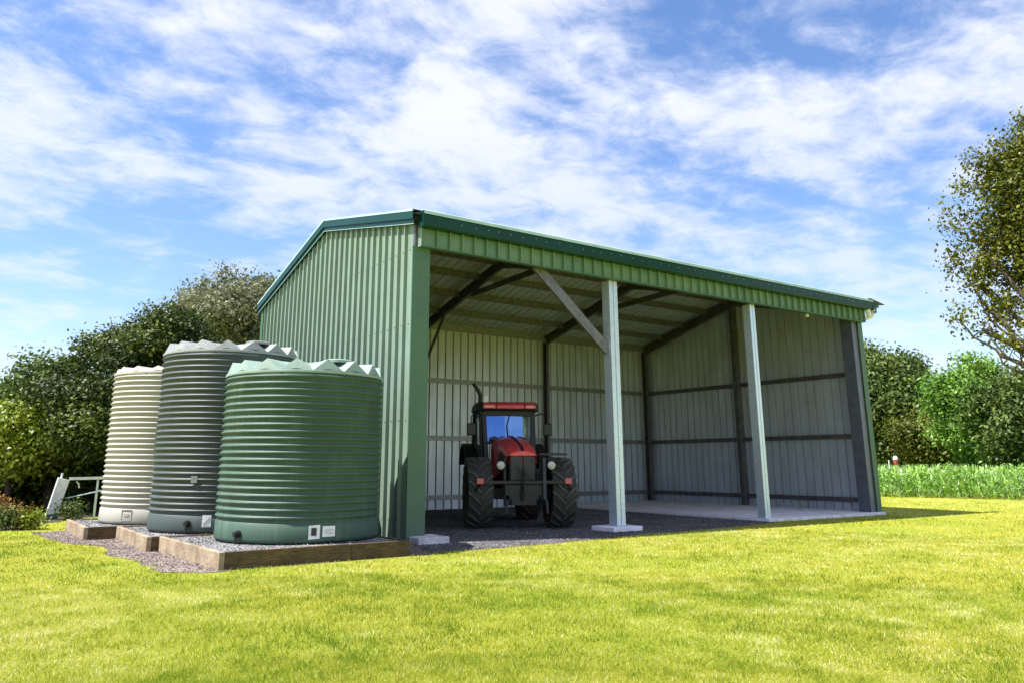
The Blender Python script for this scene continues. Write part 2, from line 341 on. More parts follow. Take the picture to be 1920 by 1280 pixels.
# loose stones on the gravel
def inside(poly,x,y):
    c=np.zeros(len(x),bool); n=len(poly); j=n-1
    for i in range(n):
        xi,yi=poly[i]; xj,yj=poly[j]
        cond=((yi>y)!=(yj>y))&(x<(xj-xi)*(y-yi)/(yj-yi+1e-12)+xi); c^=cond; j=i
    return c
def stones(name,poly,n,size,z,mat,label,excl=()):
    xs=[p[0] for p in poly]; ys=[p[1] for p in poly]
    x=RNG.uniform(min(xs),max(xs),n); y=RNG.uniform(min(ys),max(ys),n); k=inside(poly,x,y)
    for e in excl: k&=~inside(e,x,y)
    x,y=x[k],y[k]; n=len(x)
    base=np.array([(1,0,0),(-.5,.87,0),(-.5,-.87,0),(0,0,1)])
    s=RNG.uniform(.5,1.3,(n,1,1))*size
    P=base[None]+RNG.normal(0,.22,(n,4,3)); a=RNG.uniform(0,6.28,n); ca,sa=np.cos(a),np.sin(a)
    Q=np.stack([P[...,0]*ca[:,None]-P[...,1]*sa[:,None],P[...,0]*sa[:,None]+P[...,1]*ca[:,None],P[...,2]*.8],-1)*s+np.stack([x,y,np.full(n,z)],-1)[:,None]
    tri=Q[:,[0,1,3,1,2,3,2,0,3]].reshape(-1,3)
    o=npmesh(name,tri,3,mat); o['kind']='stuff'; o['label']=label; o['category']='gravel'; return o
stones('loose_gravel',GRJ,45000,.017,.008,M['gravel_path'],'loose pinkish grey stones on the bare strip around the tank bases',excl=[FL])
stones('floor_gravel',FL,60000,.015,.014,M['gravel'],'loose dark grey stones on the shed floor and, as painted shade, the strip in front')
BED=[polar(px,d) for px,d in ((-330,20.8),(-60,20.6),(60,20.6),(90,22.2),(150,24.0),(230,25.5),(420,27),(420,44),(-330,44))]
mb=MB(); mb.add([(x,y,.005) for x,y in jag(BED,.3,.12)],[tuple(range(len(jag(BED,.3,.12))))])
struct(mb.build('soil',simple('soil',(.035,.026,.018),(.05,.04,.02),rough=.95,scale=3,bmp=.5,bscale=20)))

# ------------------------------------------------------------ shed
shed=thing('farm_shed','large open-fronted green corrugated steel farm shed on galvanised posts','shed',(0,0,0))
ZE,ZR,ZB=6.14,7.15,5.86; YR=4.5
def roofz(y):
    return ZE+(ZR-ZE)*(y+.25)/(YR+.25) if y<YR else ZR+(ZB-ZR)*(y-YR)/(9.2-YR)
def profile(u0,u1,pitch=.292,h=.066,phase=.0):
    """list of (u, height) of a trapezoid rib sheet with two small pan swages"""
    o=[]; u=u0+phase
    while u<u1:
        for du,hh in ((0,0),(.232,0),(.238,h),(.266,h),(.284,0)):
            if u0<=u+du<=u1: o.append((u+du,hh))
        u+=pitch
    if o[0][0]>u0+1e-4: o.insert(0,(u0,0))
    if o[-1][0]<u1-1e-4: o.append((u1,0))
    return o
def sheet(name,prof,fn,mats,parent=shed,t=.004,extra=None):
    """fn(u,h)-> list of points along the rib, h = offset outwards"""
    mb=MB(); 
    for k,(off,mi) in enumerate(((0,0),(-t,1))):
        rows=[fn(u,h+off) for u,h in prof]; n=len(rows[0])
        vs=[p for r in rows for p in r]
        mb.add(vs,[(i*n+j,(i+1)*n+j,(i+1)*n+j+1,i*n+j+1) if k==0 else (i*n+j,i*n+j+1,(i+1)*n+j+1,(i+1)*n+j) for i in range(len(rows)-1) for j in range(n-1)],mi)
    if extra: extra(mb)
    return mb.build(name,mats,parent,fix=False)
def screws(mb):
    for z in (4.02,2.2,.38,5.5):
        for i in range(31):
            y=.03+.05+.254+i*.292-.14
            if z<roofz(y)-.3: mb.box(-.012,-.0015,y-.008,y+.008,z-.008,z+.008,2)
GI=[M['sheet_green'],M['sheet_inner']]
WL=sheet('wall',profile(0.03,D,phase=.05),lambda u,h:[(-h,u,.0),(-h,u,roofz(u)-.02)],GI+[M['dark_iron']],extra=screws)
sheet('wall',profile(0.03,D),lambda u,h:[(W+h,u,.0),(W+h,u,roofz(u)-.02)],GI)
sheet('wall',profile(0.0,W),lambda u,h:[(u,D+h,.0),(u,D+h,5.885)],GI)
sheet('roof',profile(-.1,W+.12,h=.04),lambda u,h:[(u,-.25,roofz(-.25)+h),(u,YR,ZR+h),(u,9.25,roofz(9.25)+h)],[M['trim'],M['sheet_inner']])
# ridge cap
mb=MB(); mb.prism([(YR-.2,ZR-.2*.21+.05),(YR,ZR+.055),(YR+.2,ZR-.2*.28+.05),(YR+.2,ZR-.2*.28+.043),(YR,ZR+.045),(YR-.2,ZR-.2*.21+.043)],-.1,W+.12,'x')
mb.build('ridge_cap',M['trim'],shed)
# header cladding strip over the opening
HZ0,HZ1=5.53,6.08
sheet('header_cladding',profile(.07,W+.02,phase=.1),lambda u,h:[(u,-.10-h,HZ0),(u,-.10-h,HZ1)],[M['header'],M['sheet_inner']])
mb=MB(); mb.box(.06,W+.03,-.155,-.02,HZ0-.022,HZ0-.002); mb.build('header_trim',M['flashing'],shed)
for x in (.045,W+.028):
    mb=MB(); mb.box(x,x+.017,-.165,.0,HZ0-.022,HZ1); mb.build('header_end',M['sheet_green'],shed)
mb=MB()
mb.box(-.01,W,-.02,.06,HZ0+.0,HZ1-.05); mb.build('header_beam',M['frame'],shed)
# gutter with rolled bead
mb=MB()
gp=[(-.11,5.885),(-.26,5.885),(-.285,5.91),(-.30,6.13),(-.315,6.15),(-.315,6.185),(-.295,6.20),(-.27,6.19),(-.28,6.12),(-.262,5.92),(-.11,5.905)]
mb.prism(gp,.02,W+.30,'x')
for i in range(46):
    x=.9+i*.31+random.uniform(-.06,.06); z=6.04+random.uniform(-.03,.02)
    mb.box(x,x+.014,-.302,-.290,z,z+.010,1)
gut=mb.build('gutter',[M['trim'],M['galv']],shed)
for x in (.005,W+.30):
    mb=MB(); mb.box(x,x+.015,-.30,-.10,5.88,6.19); mb.build('gutter_end',M['trim'],gut)
mb=MB(); mb.prism([(-.322,6.125),(-.322,6.188),(-.296,6.207),(-.284,6.199)],.02,W+.3,'x'); mb.build('gutter_bead_highlight',M['bead'],gut)
# barge flashings on both gables
for sx in (0,1):
    mb=MB()
    def strip(x0,x1,dz0,dz1,y0=-.12,y1=9.28):
        if sx: x0,x1=W-x1,W-x0
        ys=[y0,YR,y1]; vs=[]
        for y in ys:
            z=roofz(y); vs+= [(x0,y,z+dz0),(x1,y,z+dz0),(x1,y,z+dz1),(x0,y,z+dz1)]
        fs=[(0,1,2,3),(11,10,9,8)]
        for i in (0,4):
            for a,b_ in ((0,1),(1,2),(2,3),(3,0)): fs.append((i+a,i+4+a,i+4+b_,i+b_))
        mb.add(vs,fs)
    strip(-.135,-.118,-.125,.058)
    strip(-.128,-.02,-.135,-.127)
    strip(-.105,-.088,-.23,-.137)
    strip(-.135,.16,.060,.072)
    strip(-.088,-.05,-.235,-.225)
    bf=mb.build('barge_flashing',M['trim'],shed)
    mb=MB(); strip(-.142,-.112,.030,.0745); strip(-.111,-.105,-.232,-.222); mb.build('barge_highlight',M['bead'],bf)  # pale strips added as painted highlights on the barge
# loose flashing end sticking out over right gable corner
mb=MB(); mb.add([(W+.1,-.36,6.20),(W+.95,-.30,6.11),(W+.95,-.08,6.13),(W+.1,.0,6.25),(W+.1,-.36,6.215),(W+.95,-.30,6.125),(W+.95,-.08,6.145),(W+.1,.0,6.265)],[(3,2,1,0),(4,5,6,7),(0,1,5,4),(1,2,6,5),(2,3,7,6),(3,0,4,7)])
mb.add([(W+.2,-.28,6.16),(W+.62,-.28,6.12),(W+.66,-.27,5.98),(W+.55,-.26,6.0),(W+.50,-.27,5.82),(W+.40,-.25,5.80),(W+.36,-.27,5.95)],[(0,1,2,3,4,5,6)])
mb.build('flashing_end',M['trim'],shed,fix=False)
# white downpipe elbow at right corner
mb=MB()
pts=[(W+.10,-.2,5.90)]+[(W+.24-.14*math.cos(t)+.02,-.2,5.88-.17*math.sin(t)) for t in [i*PI/10 for i in range(1,9)]]
pts=[(W+.42,-.20,5.92),(W+.43,-.20,5.84),(W+.40,-.19,5.77),(W+.33,-.16,5.70),(W+.22,-.10,5.655),(W+.10,0,5.62),(W+.08,.25,5.56)]
mb.tube(pts,.052,12); mb.tube([(W+.42,-.2,5.93),(W+.42,-.2,5.87)],.07,12); mb.tube([(W+.12,-.2,5.90),(W+.16,-.2,5.80),(W+.22,-.18,5.72)],.075,12)
mb.build('downpipe_elbow',M['white_pipe'],shed,smooth=True)
# corner flashings (front)
FWD=.335
mb=MB(); mb.prism([(-.05,.02),(-.05,-.012),(FWD,-.012),(FWD,.10),(FWD-.012,.10),(FWD-.012,.0),(-.038,.0),(-.038,.02)],.03,HZ0-.0,'z'); mb.build('corner_flashing',M['flashing'],shed)
mb=MB(); mb.prism([(W+.06,.3),(W+.06,-.012),(W-.16,-.012),(W-.16,.0),(W+.048,.0),(W+.048,.3)],.03,HZ0-.0,'z'); mb.build('corner_flashing',M['flashing'],shed)
mb=MB(); mb.prism([(-.055,D-.12),(-.055,D+.055),(.12,D+.055),(.12,D+.045),(-.045,D+.045),(-.045,D-.12)],.03,5.8,'z'); mb.build('corner_flashing',M['flashing'],shed)
# posts in the opening (boxed galvanised sections)
def post(x,fw,dy,z0,mat):
    mb=MB()
    mb.prism([(x,0.005),(x+fw*.45,0.005),(x+fw*.47,.04),(x+fw*.53,.04),(x+fw*.55,.005),(x+fw,.005),(x+fw,dy),(x+fw*.54,dy),(x+fw*.54,dy-.015),(x+fw*.46,dy-.015),(x+fw*.46,dy),(x,dy)],z0,HZ0-.02,'z')
    mb.box(x-.05,x+fw+.05,-.04,dy+.05,z0,z0+.012)
    return mb.build('post',mat,shed,bevel=.004)
post(X1,.25,.26,.11,M['galv']); post(X2,.20,.24,.078,M['galv'])
# footings
mb=MB(); mb.box(X1-.38,X1+.46,-.30,.42,-.1,.105); mb.build('footing',M['concrete'],shed,bevel=.02)
mb=MB(); mb.box(.02,.66,-.36,.30,-.1,.13); mb.build('footing',M['concrete'],shed,bevel=.02)
# corner columns inside
mb=MB(); mb.prism([(.05,.03),(.30,.03),(.30,.23),(.05,.23)],.1,5.9,'z'); mb.build('corner_column',M['frame'],shed)
mb=MB(); mb.prism([(W-.42,.03),(W-.17,.03),(W-.17,.40),(W-.42,.40)],.075,5.9,'z'); mb.build('corner_column',simple('frame_blue',(.13,.15,.20),(.10,.11,.15),rough=.4,metal=.3,scale=4),shed)
# back columns and frames
FX=(.18,X1+.12,X2+.10,W-.16)
for i,x in enumerate(FX):
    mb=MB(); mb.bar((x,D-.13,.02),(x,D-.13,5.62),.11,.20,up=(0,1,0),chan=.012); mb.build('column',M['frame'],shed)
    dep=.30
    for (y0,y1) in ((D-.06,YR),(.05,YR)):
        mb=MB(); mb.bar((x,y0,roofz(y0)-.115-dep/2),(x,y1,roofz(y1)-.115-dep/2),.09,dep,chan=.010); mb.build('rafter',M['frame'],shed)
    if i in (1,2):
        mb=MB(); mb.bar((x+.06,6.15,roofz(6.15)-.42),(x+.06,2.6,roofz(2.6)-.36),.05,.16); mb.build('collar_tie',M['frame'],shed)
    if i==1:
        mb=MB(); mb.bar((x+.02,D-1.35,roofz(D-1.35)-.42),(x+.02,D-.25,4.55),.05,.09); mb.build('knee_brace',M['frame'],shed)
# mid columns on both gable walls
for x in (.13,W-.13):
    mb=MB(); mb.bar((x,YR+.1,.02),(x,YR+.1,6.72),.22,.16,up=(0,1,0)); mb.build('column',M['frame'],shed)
# knee brace at the first post
mb=MB(); mb.bar((3.02,.10,5.60),(5.08,.12,3.90),.06,.23,up=(0,0,1)); mb.build('knee_brace',M['brace'],shed)
# girts
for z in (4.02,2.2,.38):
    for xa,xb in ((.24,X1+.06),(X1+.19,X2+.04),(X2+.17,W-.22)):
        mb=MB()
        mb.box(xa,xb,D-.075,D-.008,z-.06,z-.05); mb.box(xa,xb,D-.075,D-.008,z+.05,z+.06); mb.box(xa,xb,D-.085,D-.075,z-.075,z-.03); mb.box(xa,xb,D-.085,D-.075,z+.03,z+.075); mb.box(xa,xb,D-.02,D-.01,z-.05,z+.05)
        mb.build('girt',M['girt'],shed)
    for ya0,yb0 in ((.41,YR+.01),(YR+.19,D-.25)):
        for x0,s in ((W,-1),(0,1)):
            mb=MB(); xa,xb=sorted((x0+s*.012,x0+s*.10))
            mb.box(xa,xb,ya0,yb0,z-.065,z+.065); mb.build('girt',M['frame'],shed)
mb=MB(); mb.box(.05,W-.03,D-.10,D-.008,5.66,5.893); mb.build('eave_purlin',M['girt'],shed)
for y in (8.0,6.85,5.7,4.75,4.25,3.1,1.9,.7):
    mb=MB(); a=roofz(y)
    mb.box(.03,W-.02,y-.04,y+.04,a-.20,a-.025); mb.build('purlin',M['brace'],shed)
# small sensor light under header
mb=MB(); mb.lathe([(.0,-.05),(.05,-.04),(.06,0),(.04,.04),(0,.05)],16,(12.6,.02,HZ0-.06)); mb.build('lamp',M['white_pipe'],shed,smooth=True)

# ------------------------------------------------------------ tanks
def tank(label,cx,cy,r,zb,zt,nrib,mats,lidh=.20,rot=0,tap=None,extras=None):
    t=thing('water_tank',label,'water tank',(cx,cy,zb),0,'round ribbed plastic water tanks')
    H=zt-zb; base=.30
    prof=[(r-.03,0),(r+.005,.02),(r+.012,.05),(r+.005,.28)]
    z0=base; pitch=(H-base-.05)/nrib; 
    prof.append((r-.006,base-.01))
    for i in range(nrib):
        z=z0+i*pitch
        prof+=[(r-.018,z+pitch*.08),(r-.019,z+pitch*.20),(r-.010,z+pitch*.34),(r+.012,z+pitch*.52),(r+.018,z+pitch*.62),(r+.017,z+pitch*.70),(r+.006,z+pitch*.82),(r-.012,z+pitch*.95)]
    prof+=[(r-.012,H-.04),(r-.004,H)]
    mb=MB(); mb.lathe(prof,128); mb.build('body',mats[0],t,smooth=50)
    # zigzag roof
    n=16; mb=MB(); vs=[]; L=lidh
    for i in range(n):
        a=2*PI*(i)/n+rot; b_=2*PI*(i+.5)/n+rot
        vs.append((r*1.004*math.cos(a),r*1.004*math.sin(a),H+.0))       # valley at rim
        vs.append((r*.955*math.cos(b_),r*.955*math.sin(b_),H+L))        # apex
        vs.append((r*.70*math.cos(a),r*.70*math.sin(a),H+L*.55))        # groove inner
        vs.append((r*.62*math.cos(b_),r*.62*math.sin(b_),H+L*1.02))     # inner ridge
        vs.append((r*.985*math.cos(b_),r*.985*math.sin(b_),H+.03))      # triangle foot middle
        vs.append((r*.40*math.cos(a),r*.40*math.sin(a),H+L*1.04))
    fs=[]
    for i in range(n):
        j=(i+1)%n; V,A,G,I,Ft,K=[6*i+k for k in range(6)]; V2,A2,G2,I2,F2,K2=[6*j+k for k in range(6)]
        fs+=[(V,Ft,A),(Ft,V2,A),(V,A,I,G),(A,V2,G2,I),(G,I,K),(I,G2,K2),(I,K2,K)]
    fs.append(tuple(6*i+5 for i in range(n))); mb.add(vs,fs)
    lid=mb.build('tank_roof',mats[1],t)
    # rim skirt between body and roof
    mb=MB(); mb.lathe([(r+.012,H-.035),(r+.018,H-.01),(r+.010,H+.012)],128); mb.build('rim',mats[1],t,smooth=True)
    # access hatch
    mb=MB(); hx,hy=r*.18,-r*.60
    mb.lathe([(0,.06),(.20,.06),(.225,.045),(.225,0),(.24,0)],28,(hx,hy,H+L*.95)); mb.build('hatch',mats[1],t,smooth=35)
    mb=MB(); hx,hy=r*.62,-r*.25; mb.lathe([(0,.045),(.17,.045),(.19,.03),(.19,0)],28,(hx,hy,H+L*.95)); mb.build('hatch',M['black_plastic'] ,t,smooth=35)
    return t
def ontank(r,ang,z,out=0): return ((r+out)*math.cos(ang),(r+out)*math.sin(ang),z)
def plate(r,ang,w_,h_,z,out=.012,k=6,roll=0):
    vs=[]
    for i in range(k+1):
        a=ang+(i/k-.5)*w_/r; dz=(i/k-.5)*roll
        vs+=[ontank(r,a,z-h_/2+dz,out),ontank(r,a,z+h_/2+dz,out),ontank(r,a,z-h_/2+dz,out-.01),ontank(r,a,z+h_/2+dz,out-.01)]
    mb=MB(); fs=[]
    for i in range(k):
        a=4*i; b_=a+4; fs+=[(a,b_,b_+1,a+1),(a+1,b_+1,b_+3,a+3),(a,a+2,b_+2,b_)]
    fs+=[(0,1,3,2),(4*k,4*k+2,4*k+3,4*k+1)]
    mb.add(vs,fs); return mb
def tapf(t,r,ang,z):
    c=Vector(ontank(r,ang,z)); d=Vector((math.cos(ang),math.sin(ang),0))
    mb=MB(); mb.tube([c-d*.02,c+d*.03],.055,14); mb.tube([c,c+d*.10],.034,12); mb.tube([c+d*.075,c+d*.09],.045,6); o=mb.build('outlet',M['black_plastic'],t)
    mb=MB(); mb.tube([c+d*.06+Vector((0,0,-.02)),c+d*.06+Vector((0,0,-.14))],.018,8); mb.build('drain_hose',M['black_plastic'],o)
G=tank('dark green ribbed water tank standing closest to the shed corner',-2.06,.02,1.31,.235,2.84,21,(M['poly_green'],M['lid_green']),rot=.10,lidh=.20)
Y_=tank('tall charcoal grey ribbed water tank in the middle of three',-2.60,2.62,1.27,.235,3.43,27,(M['poly_grey'],M['lid_grey']),rot=.22,lidh=.19)
K=tank('cream ribbed water tank farthest left behind the grey one',-3.02,5.42,1.25,.235,3.27,25,(M['poly_cream'],M['lid_cream']),rot=.05,lidh=.13)
def angto(cx,cy,dx): # angle on the tank facing the camera, shifted sideways (-1..1)
    v=math.atan2(CAM.y-cy,CAM.x-cx); return v+math.asin(dx)
tapf(G,1.32,angto(-2.06,.02,-.66),.13)
tapf(Y_,1.28,angto(-2.6,2.62,-.42),.16)
a=angto(-2.06,.02,.185); o=plate(1.31,a,.17,.20,.16,out=.013,roll=.01).build('sticker',M['sticker'],G); plate(1.31,a-.005,.08,.115,.165,out=.018).build('sticker_print',M['sticker_ink'],o)
a=angto(-2.06,.02,.35); o=plate(1.31,a,.20,.155,.165,out=.013).build('sticker',M['sticker'],G)
mb=plate(1.31,a,.15,.006,.185,out=.018); mb2=plate(1.31,a+.01,.10,.008,.13,out=.018); mb.add(mb2.v,mb2.f); mb2=plate(1.31,a,.14,.005,.155,out=.018); mb.add(mb2.v,mb2.f); mb.build('sticker_print',M['sticker_grey'],o)
a=angto(-2.6,2.62,-.18); o=plate(1.27,a,.15,.20,.20,out=.013).build('sticker',M['sticker'],Y_); mb=plate(1.27,a,.11,.02,.20,out=.018,roll=.10); mb2=plate(1.27,a,.12,.008,.12,out=.018); mb.add(mb2.v,mb2.f); mb.build('sticker_print',M['sticker_grey'],o)
a=angto(-2.6,2.62,-.38); plate(1.27,a,.11,.12,.90,out=.035).build('level_clip',simple('clip_grey',(.2,.22,.22),rough=.5),Y_)
a=angto(-3.02,5.42,-.55); mb=MB()
for (w_,h_,dz,da) in ((.22,.012,.10,0),(.22,.012,-.10,0),(.012,.2,0,.085),(.012,.2,0,-.085),(.11,.05,.0,0)):
    q=plate(1.255,a+da,w_,h_,.17+dz,out=.012); mb.add(q.v,q.f)
mb.build('moulded_panel',M['poly_cream'],K)
# thin feed pipe on the roof of grey tank
mb=MB(); mb.tube([(-.7,.2,3.33),(-.72,.3,3.46),(-.74,.36,3.55)],.015,8); mb.build('pipe',M['dark_iron'],Y_)

# timber sleeper bases, one each, filled with gravel
def base(label,x0,x1,y0,y1,h,skew=0):
    t=thing('tank_base',label,'timber base',(x0,y0,0),skew,'timber sleeper bases under tanks')
    w_,d=x1-x0,y1-y0; th=.075; LOC=[]
    def bd(a,b_,c,e,j=.0,hh=h,nm='sleeper',mt='wood'):
        mb=MB(); mb.box(a,b_,c,e,-.05,hh+j); mb.build(nm,M[mt],t,bevel=.006)
    bd(th+.002,w_*.66,0,th); bd(w_*.66+.004,w_,0,th,-.004)
    bd(-.002,th,-.006,d,mt='wood_sunlit'); bd(th+.002,w_,d-th,d); bd(w_-th,w_,th+.002,d-th-.002)  # left boards take the copy with sunlight in its colour
    mb=MB(); mb.box(th,w_-th,th,d-th,0,h-.02); o=mb.build('gravel_fill',M['gravel_light'],t); 
    poly=[(th,th),(w_-th,th),(w_-th,d-th),(th,d-th)]
    s=stones('fill_stones',poly,2600,.016,h-.02,M['gravel_light'],''); s.parent=t
    del s['category']; del s['label']
    return t
base('longest timber sleeper base, under the green tank',-3.83,-.84,-1.78,1.26,.235,.045)
base('timber sleeper base under the grey tank, middle of three',-4.16,-1.2,.88+.36,4.02,.235,0)
base('timber sleeper base under the cream tank, farthest left',-4.72,-1.6,4.06,6.75,.235,0)

# ------------------------------------------------------------ white leaning post fence
fe=thing('broken_fence','short fence with thick leaning white end post beside the cream tank','fence',(-4.6,10.9,0))
mb=MB(); mb.add([(-.13,-.09,.10),(.15,-.09,.18),(.15,.09,.18),(-.13,.09,.10),(.06,-.09,1.06),(.33,-.09,.98),(.33,.09,.98),(.06,.09,1.06)],[(3,2,1,0),(4,5,6,7),(0,1,5,4),(1,2,6,5),(2,3,7,6),(3,0,4,7)])
mb.bar((.12,0,.98),(.15,0,1.16),.05,.05); mb.build('leaning_post',M['white_paint'],fe,bevel=.01)
mb=MB(); mb.box(-.12,.16,-.1,.1,0,.14); mb.build('post_foot',simple('teal_foot',(.03,.09,.11),rough=.6),fe)
mb=MB(); mb.bar((.32,0,1.02),(2.6,-.3,1.06),.07,.07); mb.build('rail',M['white_paint'],fe)
mb=MB(); mb.tube([(.28,0,.52),(1.1,0,.70),(2.5,-.3,.95)],.016,6); mb.build('brace_wire',M['galv'],fe)
for x in (1.0,1.33):
    mb=MB(); mb.bar((x,-.1,0),(x,-.1,.98),.05,.05); mb.build('picket',M['galv'],fe)
mb=MB(); mb.tube([(.5,0,.95),(.56,-.02,.88),(.58,-.02,.78)],.02,6); mb.build('hook',M['white_paint'],fe)

# ------------------------------------------------------------ foliage
def leaves(lobes,n,size,shell=.45,aspect=.5,droop=0.,clump=0,tint_noise=.18):
    """lobes: (cx,cy,cz,rx,ry,rz,weight).  Leaf-clump scatter; returns quads and tints"""
    lb=np.array([l[:6] for l in lobes]); wt=np.array([l[6] if len(l)>6 else l[3]*l[5] for l in lobes],float); wt/=wt.sum()
    nc=max(1,n//clump) if clump else n
    idx=RNG.choice(len(lb),nc,p=wt); d=RNG.normal(0,1,(nc,3)); d/=np.linalg.norm(d,axis=1)[:,None]
    rr=1-shell*RNG.random(nc)**1.4
    # lumpy radius
    k=d@RNG.normal(0,1,(3,5))*3.2+RNG.uniform(0,6,5)+idx[:,None]
    rr*=1+.16*np.sin(k).sum(1)/1.6; rr*=np.where(RNG.random(nc)<.07,RNG.uniform(1.0,1.22,nc),1)
    P=lb[idx,:3]+d*rr[:,None]*lb[idx,3:6]; lt=RNG.random(len(lb)); tn=.6*lt[idx]+.4*RNG.random(nc)  # per-lobe tone paints lit and shaded clumps into the leaf colour
    if clump:
        P=np.repeat(P,clump,0)+RNG.normal(0,size*1.5,(nc*clump,3)); tn=np.repeat(tn,clump); d=np.repeat(d,clump,0)
    n=len(P)
    nrm=RNG.normal(0,.62,(n,3))+d*1.0+np.array([0,0,.35]); nrm/=np.linalg.norm(nrm,axis=1)[:,None]
    t=np.cross(nrm,RNG.normal(0,1,(n,3))); t/=np.linalg.norm(t,axis=1)[:,None]; b=np.cross(nrm,t)
    if droop: t[:,2]-=droop; t/=np.linalg.norm(t,axis=1)[:,None]
    s=(size*RNG.uniform(.6,1.35,n))[:,None]
    q=np.stack([P-t*s*.5,P+b*s*aspect*.5+nrm*s*.08,P+t*s*.5,P-b*s*aspect*.5+nrm*s*.08],1)
    tint=np.clip(tn*.6+RNG.random(n)*.4+RNG.normal(0,tint_noise*.3,n),0,1)
    return q.reshape(-1,3),tint
def limbs(mb,base_,top,r,lobes,rr):
    base_=Vector(base_); top=Vector(top)
    k=7; pts=[base_.lerp(top,i/k)+Vector((rr.uniform(-1,1),rr.uniform(-1,1),0))*r*.6*(i>0) for i in range(k+1)]
    mb.tube(pts,[r*(1.25-.75*i/k) if i else r*1.5 for i in range(k+1)],10)
    for l in lobes:
        a=pts[rr.randint(3,k)]; b=Vector(l[:3]); c=a.lerp(b,.5)+Vector((0,0,(b-a).length*.10))
        e=b+Vector((rr.uniform(-.5,.5)*l[3],rr.uniform(-.5,.5)*l[4],.4*l[5]))
        mb.tube([a,a.lerp(c,.5)+Vector((rr.uniform(-.1,.1),)*3),c,b,e],[r*.5,r*.42,r*.33,r*.22,r*.08],7)
        for j in range(4):
            dd=Vector((rr.uniform(-1,1),rr.uniform(-1,1),rr.uniform(-.5,1))).normalized()
            t0=c.lerp(b,rr.random()); e2=b+Vector((dd.x*l[3],dd.y*l[4],dd.z*l[5]))*.85
            mb.tube([t0,t0.lerp(e2,.5)+Vector((0,0,.1)),e2],[r*.2,r*.13,r*.04],5)
def autolobes(c,rad,h0,h1,n,rr,size=.42):
    """branch-end clumps spread unevenly through an egg-shaped crown"""
    o=[]; H=h1-h0; n=int(n*3.4); ph=[rr.uniform(0,6.28) for _ in range(4)]
    while len(o)<n:
        u=Vector((rr.gauss(0,1),rr.gauss(0,1),rr.gauss(0,1))).normalized(); q=rr.uniform(.12,1)**.45
        a=math.atan2(u.y,u.x); q*=1+.16*math.sin(2*a+ph[0]+3*u.z)+.13*math.sin(5*a+ph[1]-4*u.z)
        z=h0+H*(.5+.47*u.z*q); e=1.0 if z>h0+H*.35 else .75+.25*(z-h0)/(H*.35)
        s=rad*rr.choice((.12,.16,.2,.27,.33))*(size/.42)*rr.uniform(.8,1.15)
        o.append((c[0]+u.x*q*rad*e*.86,c[1]+u.y*q*rad*e*.86,min(max(z,h0+s*.6),h1-s*.55),s*1.25,s*1.25,s*rr.uniform(.45,.75),s*s))
    return o
def top(px,py,d): return spot(px,py,d).z
def tree(name,label,cat,c,rad,h0,h1,nl,n,size,mat,seed,trunk=.16,clump=6,group=None,lobes=None,shell=.5,lsize=.42,aspect=.55,base=None):
    rr=random.Random(seed); lb=lobes or autolobes((0,0),rad,h0,h1,nl,rr,lsize)
    t=thing(name,label,cat,(c[0],c[1],0),0,group)
    q,ti=leaves(lb,n,size,shell,clump=clump,aspect=aspect)
    npmesh('crown',q,4,mat,t,ti)
    mb=MB(); b=base or (0,0); limbs(mb,(b[0],b[1],-.05),(b[0]*.3,b[1]*.3,h0+(h1-h0)*.55),trunk,lb[:18],rr); mb.build('trunk',M['bark'],t,smooth=60)
    return t
# left trees
LG='trees behind the tanks'
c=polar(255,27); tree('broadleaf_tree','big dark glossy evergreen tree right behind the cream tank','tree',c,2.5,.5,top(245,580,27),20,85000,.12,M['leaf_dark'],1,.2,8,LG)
c=polar(105,29); tree('broadleaf_tree','rounded mid green tree left of the dark evergreen','tree',c,1.7,.5,top(105,655,29),16,30000,.17,M['leaf_mid'],2,.18,8,LG)
c=polar(-8,30); tree('broadleaf_tree','pale green leafy tree at the far left picture edge','tree',c,1.5,1.0,top(-8,725,30),12,20000,.17,M['leaf_mid'],3,.15,8,LG)
c=polar(22,28); tree('leafy_bush','sunlit yellow green bush low at the far left','bush',c,2.1,1.15,top(22,765,28),10,15000,.15,M['leaf_yellow'],4,.1,7)
c=polar(352,30); tree('broadleaf_tree','yellowish topped tree peeping over the charcoal tank','tree',c,1.6,1.3,top(352,640,30),12,24000,.15,M['leaf_dark'],5,.16,8,LG)
c=polar(430,47); tree('spreading_tree','tall grey green tree with open crown behind the gable','tree',c,4.0,top(430,690,47),top(430,518,47),13,26000,.22,M['leaf_grey'],6,.20,8,LG,shell=.6,lsize=.36)
c=polar(175,29); tree('leafy_bush','dark bush behind the leaning white post','bush',c,1.7,.3,2.6,10,16000,.15,M['leaf_dark'],7,.1,7)
# hedge mass behind
hl=[]
rr=random.Random(5)
for i in range(26):
    px=-260+i*30; cc=polar(px,31+rr.uniform(-.7,.7)); hl.append((cc[0],cc[1],rr.uniform(.7,1.1),1.4,1.4,1.3))
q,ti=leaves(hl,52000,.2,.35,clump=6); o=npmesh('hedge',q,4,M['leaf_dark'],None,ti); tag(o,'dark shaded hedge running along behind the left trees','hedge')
# low coloured shrubs at foot
for i,(px,d,mt,lb_,r_) in enumerate(((14,22.6,'leaf_orange','small orange leaved shrub at the left edge of the lawn',.42),(48,21.0,'leaf_orange','low orange and yellow shrub between two small shrubs',.30),(72,20.8,'leaf_yellow','tiny yellow green shrub nearest the leaning white post',.22),(28,20.9,'leaf_mid','small green shrub at the lawn edge, left of orange shrub',.28),(143,23.8,'leaf_mid','small green plant under the white post rail',.35))):
    c=polar(px,d); hh=r_*1.4
    tree('small_shrub',lb_,'shrub',c,r_,.08,hh,6,900,.07,M[mt],20+i,.012,5,'low shrubs along the lawn edge',lsize=.5)
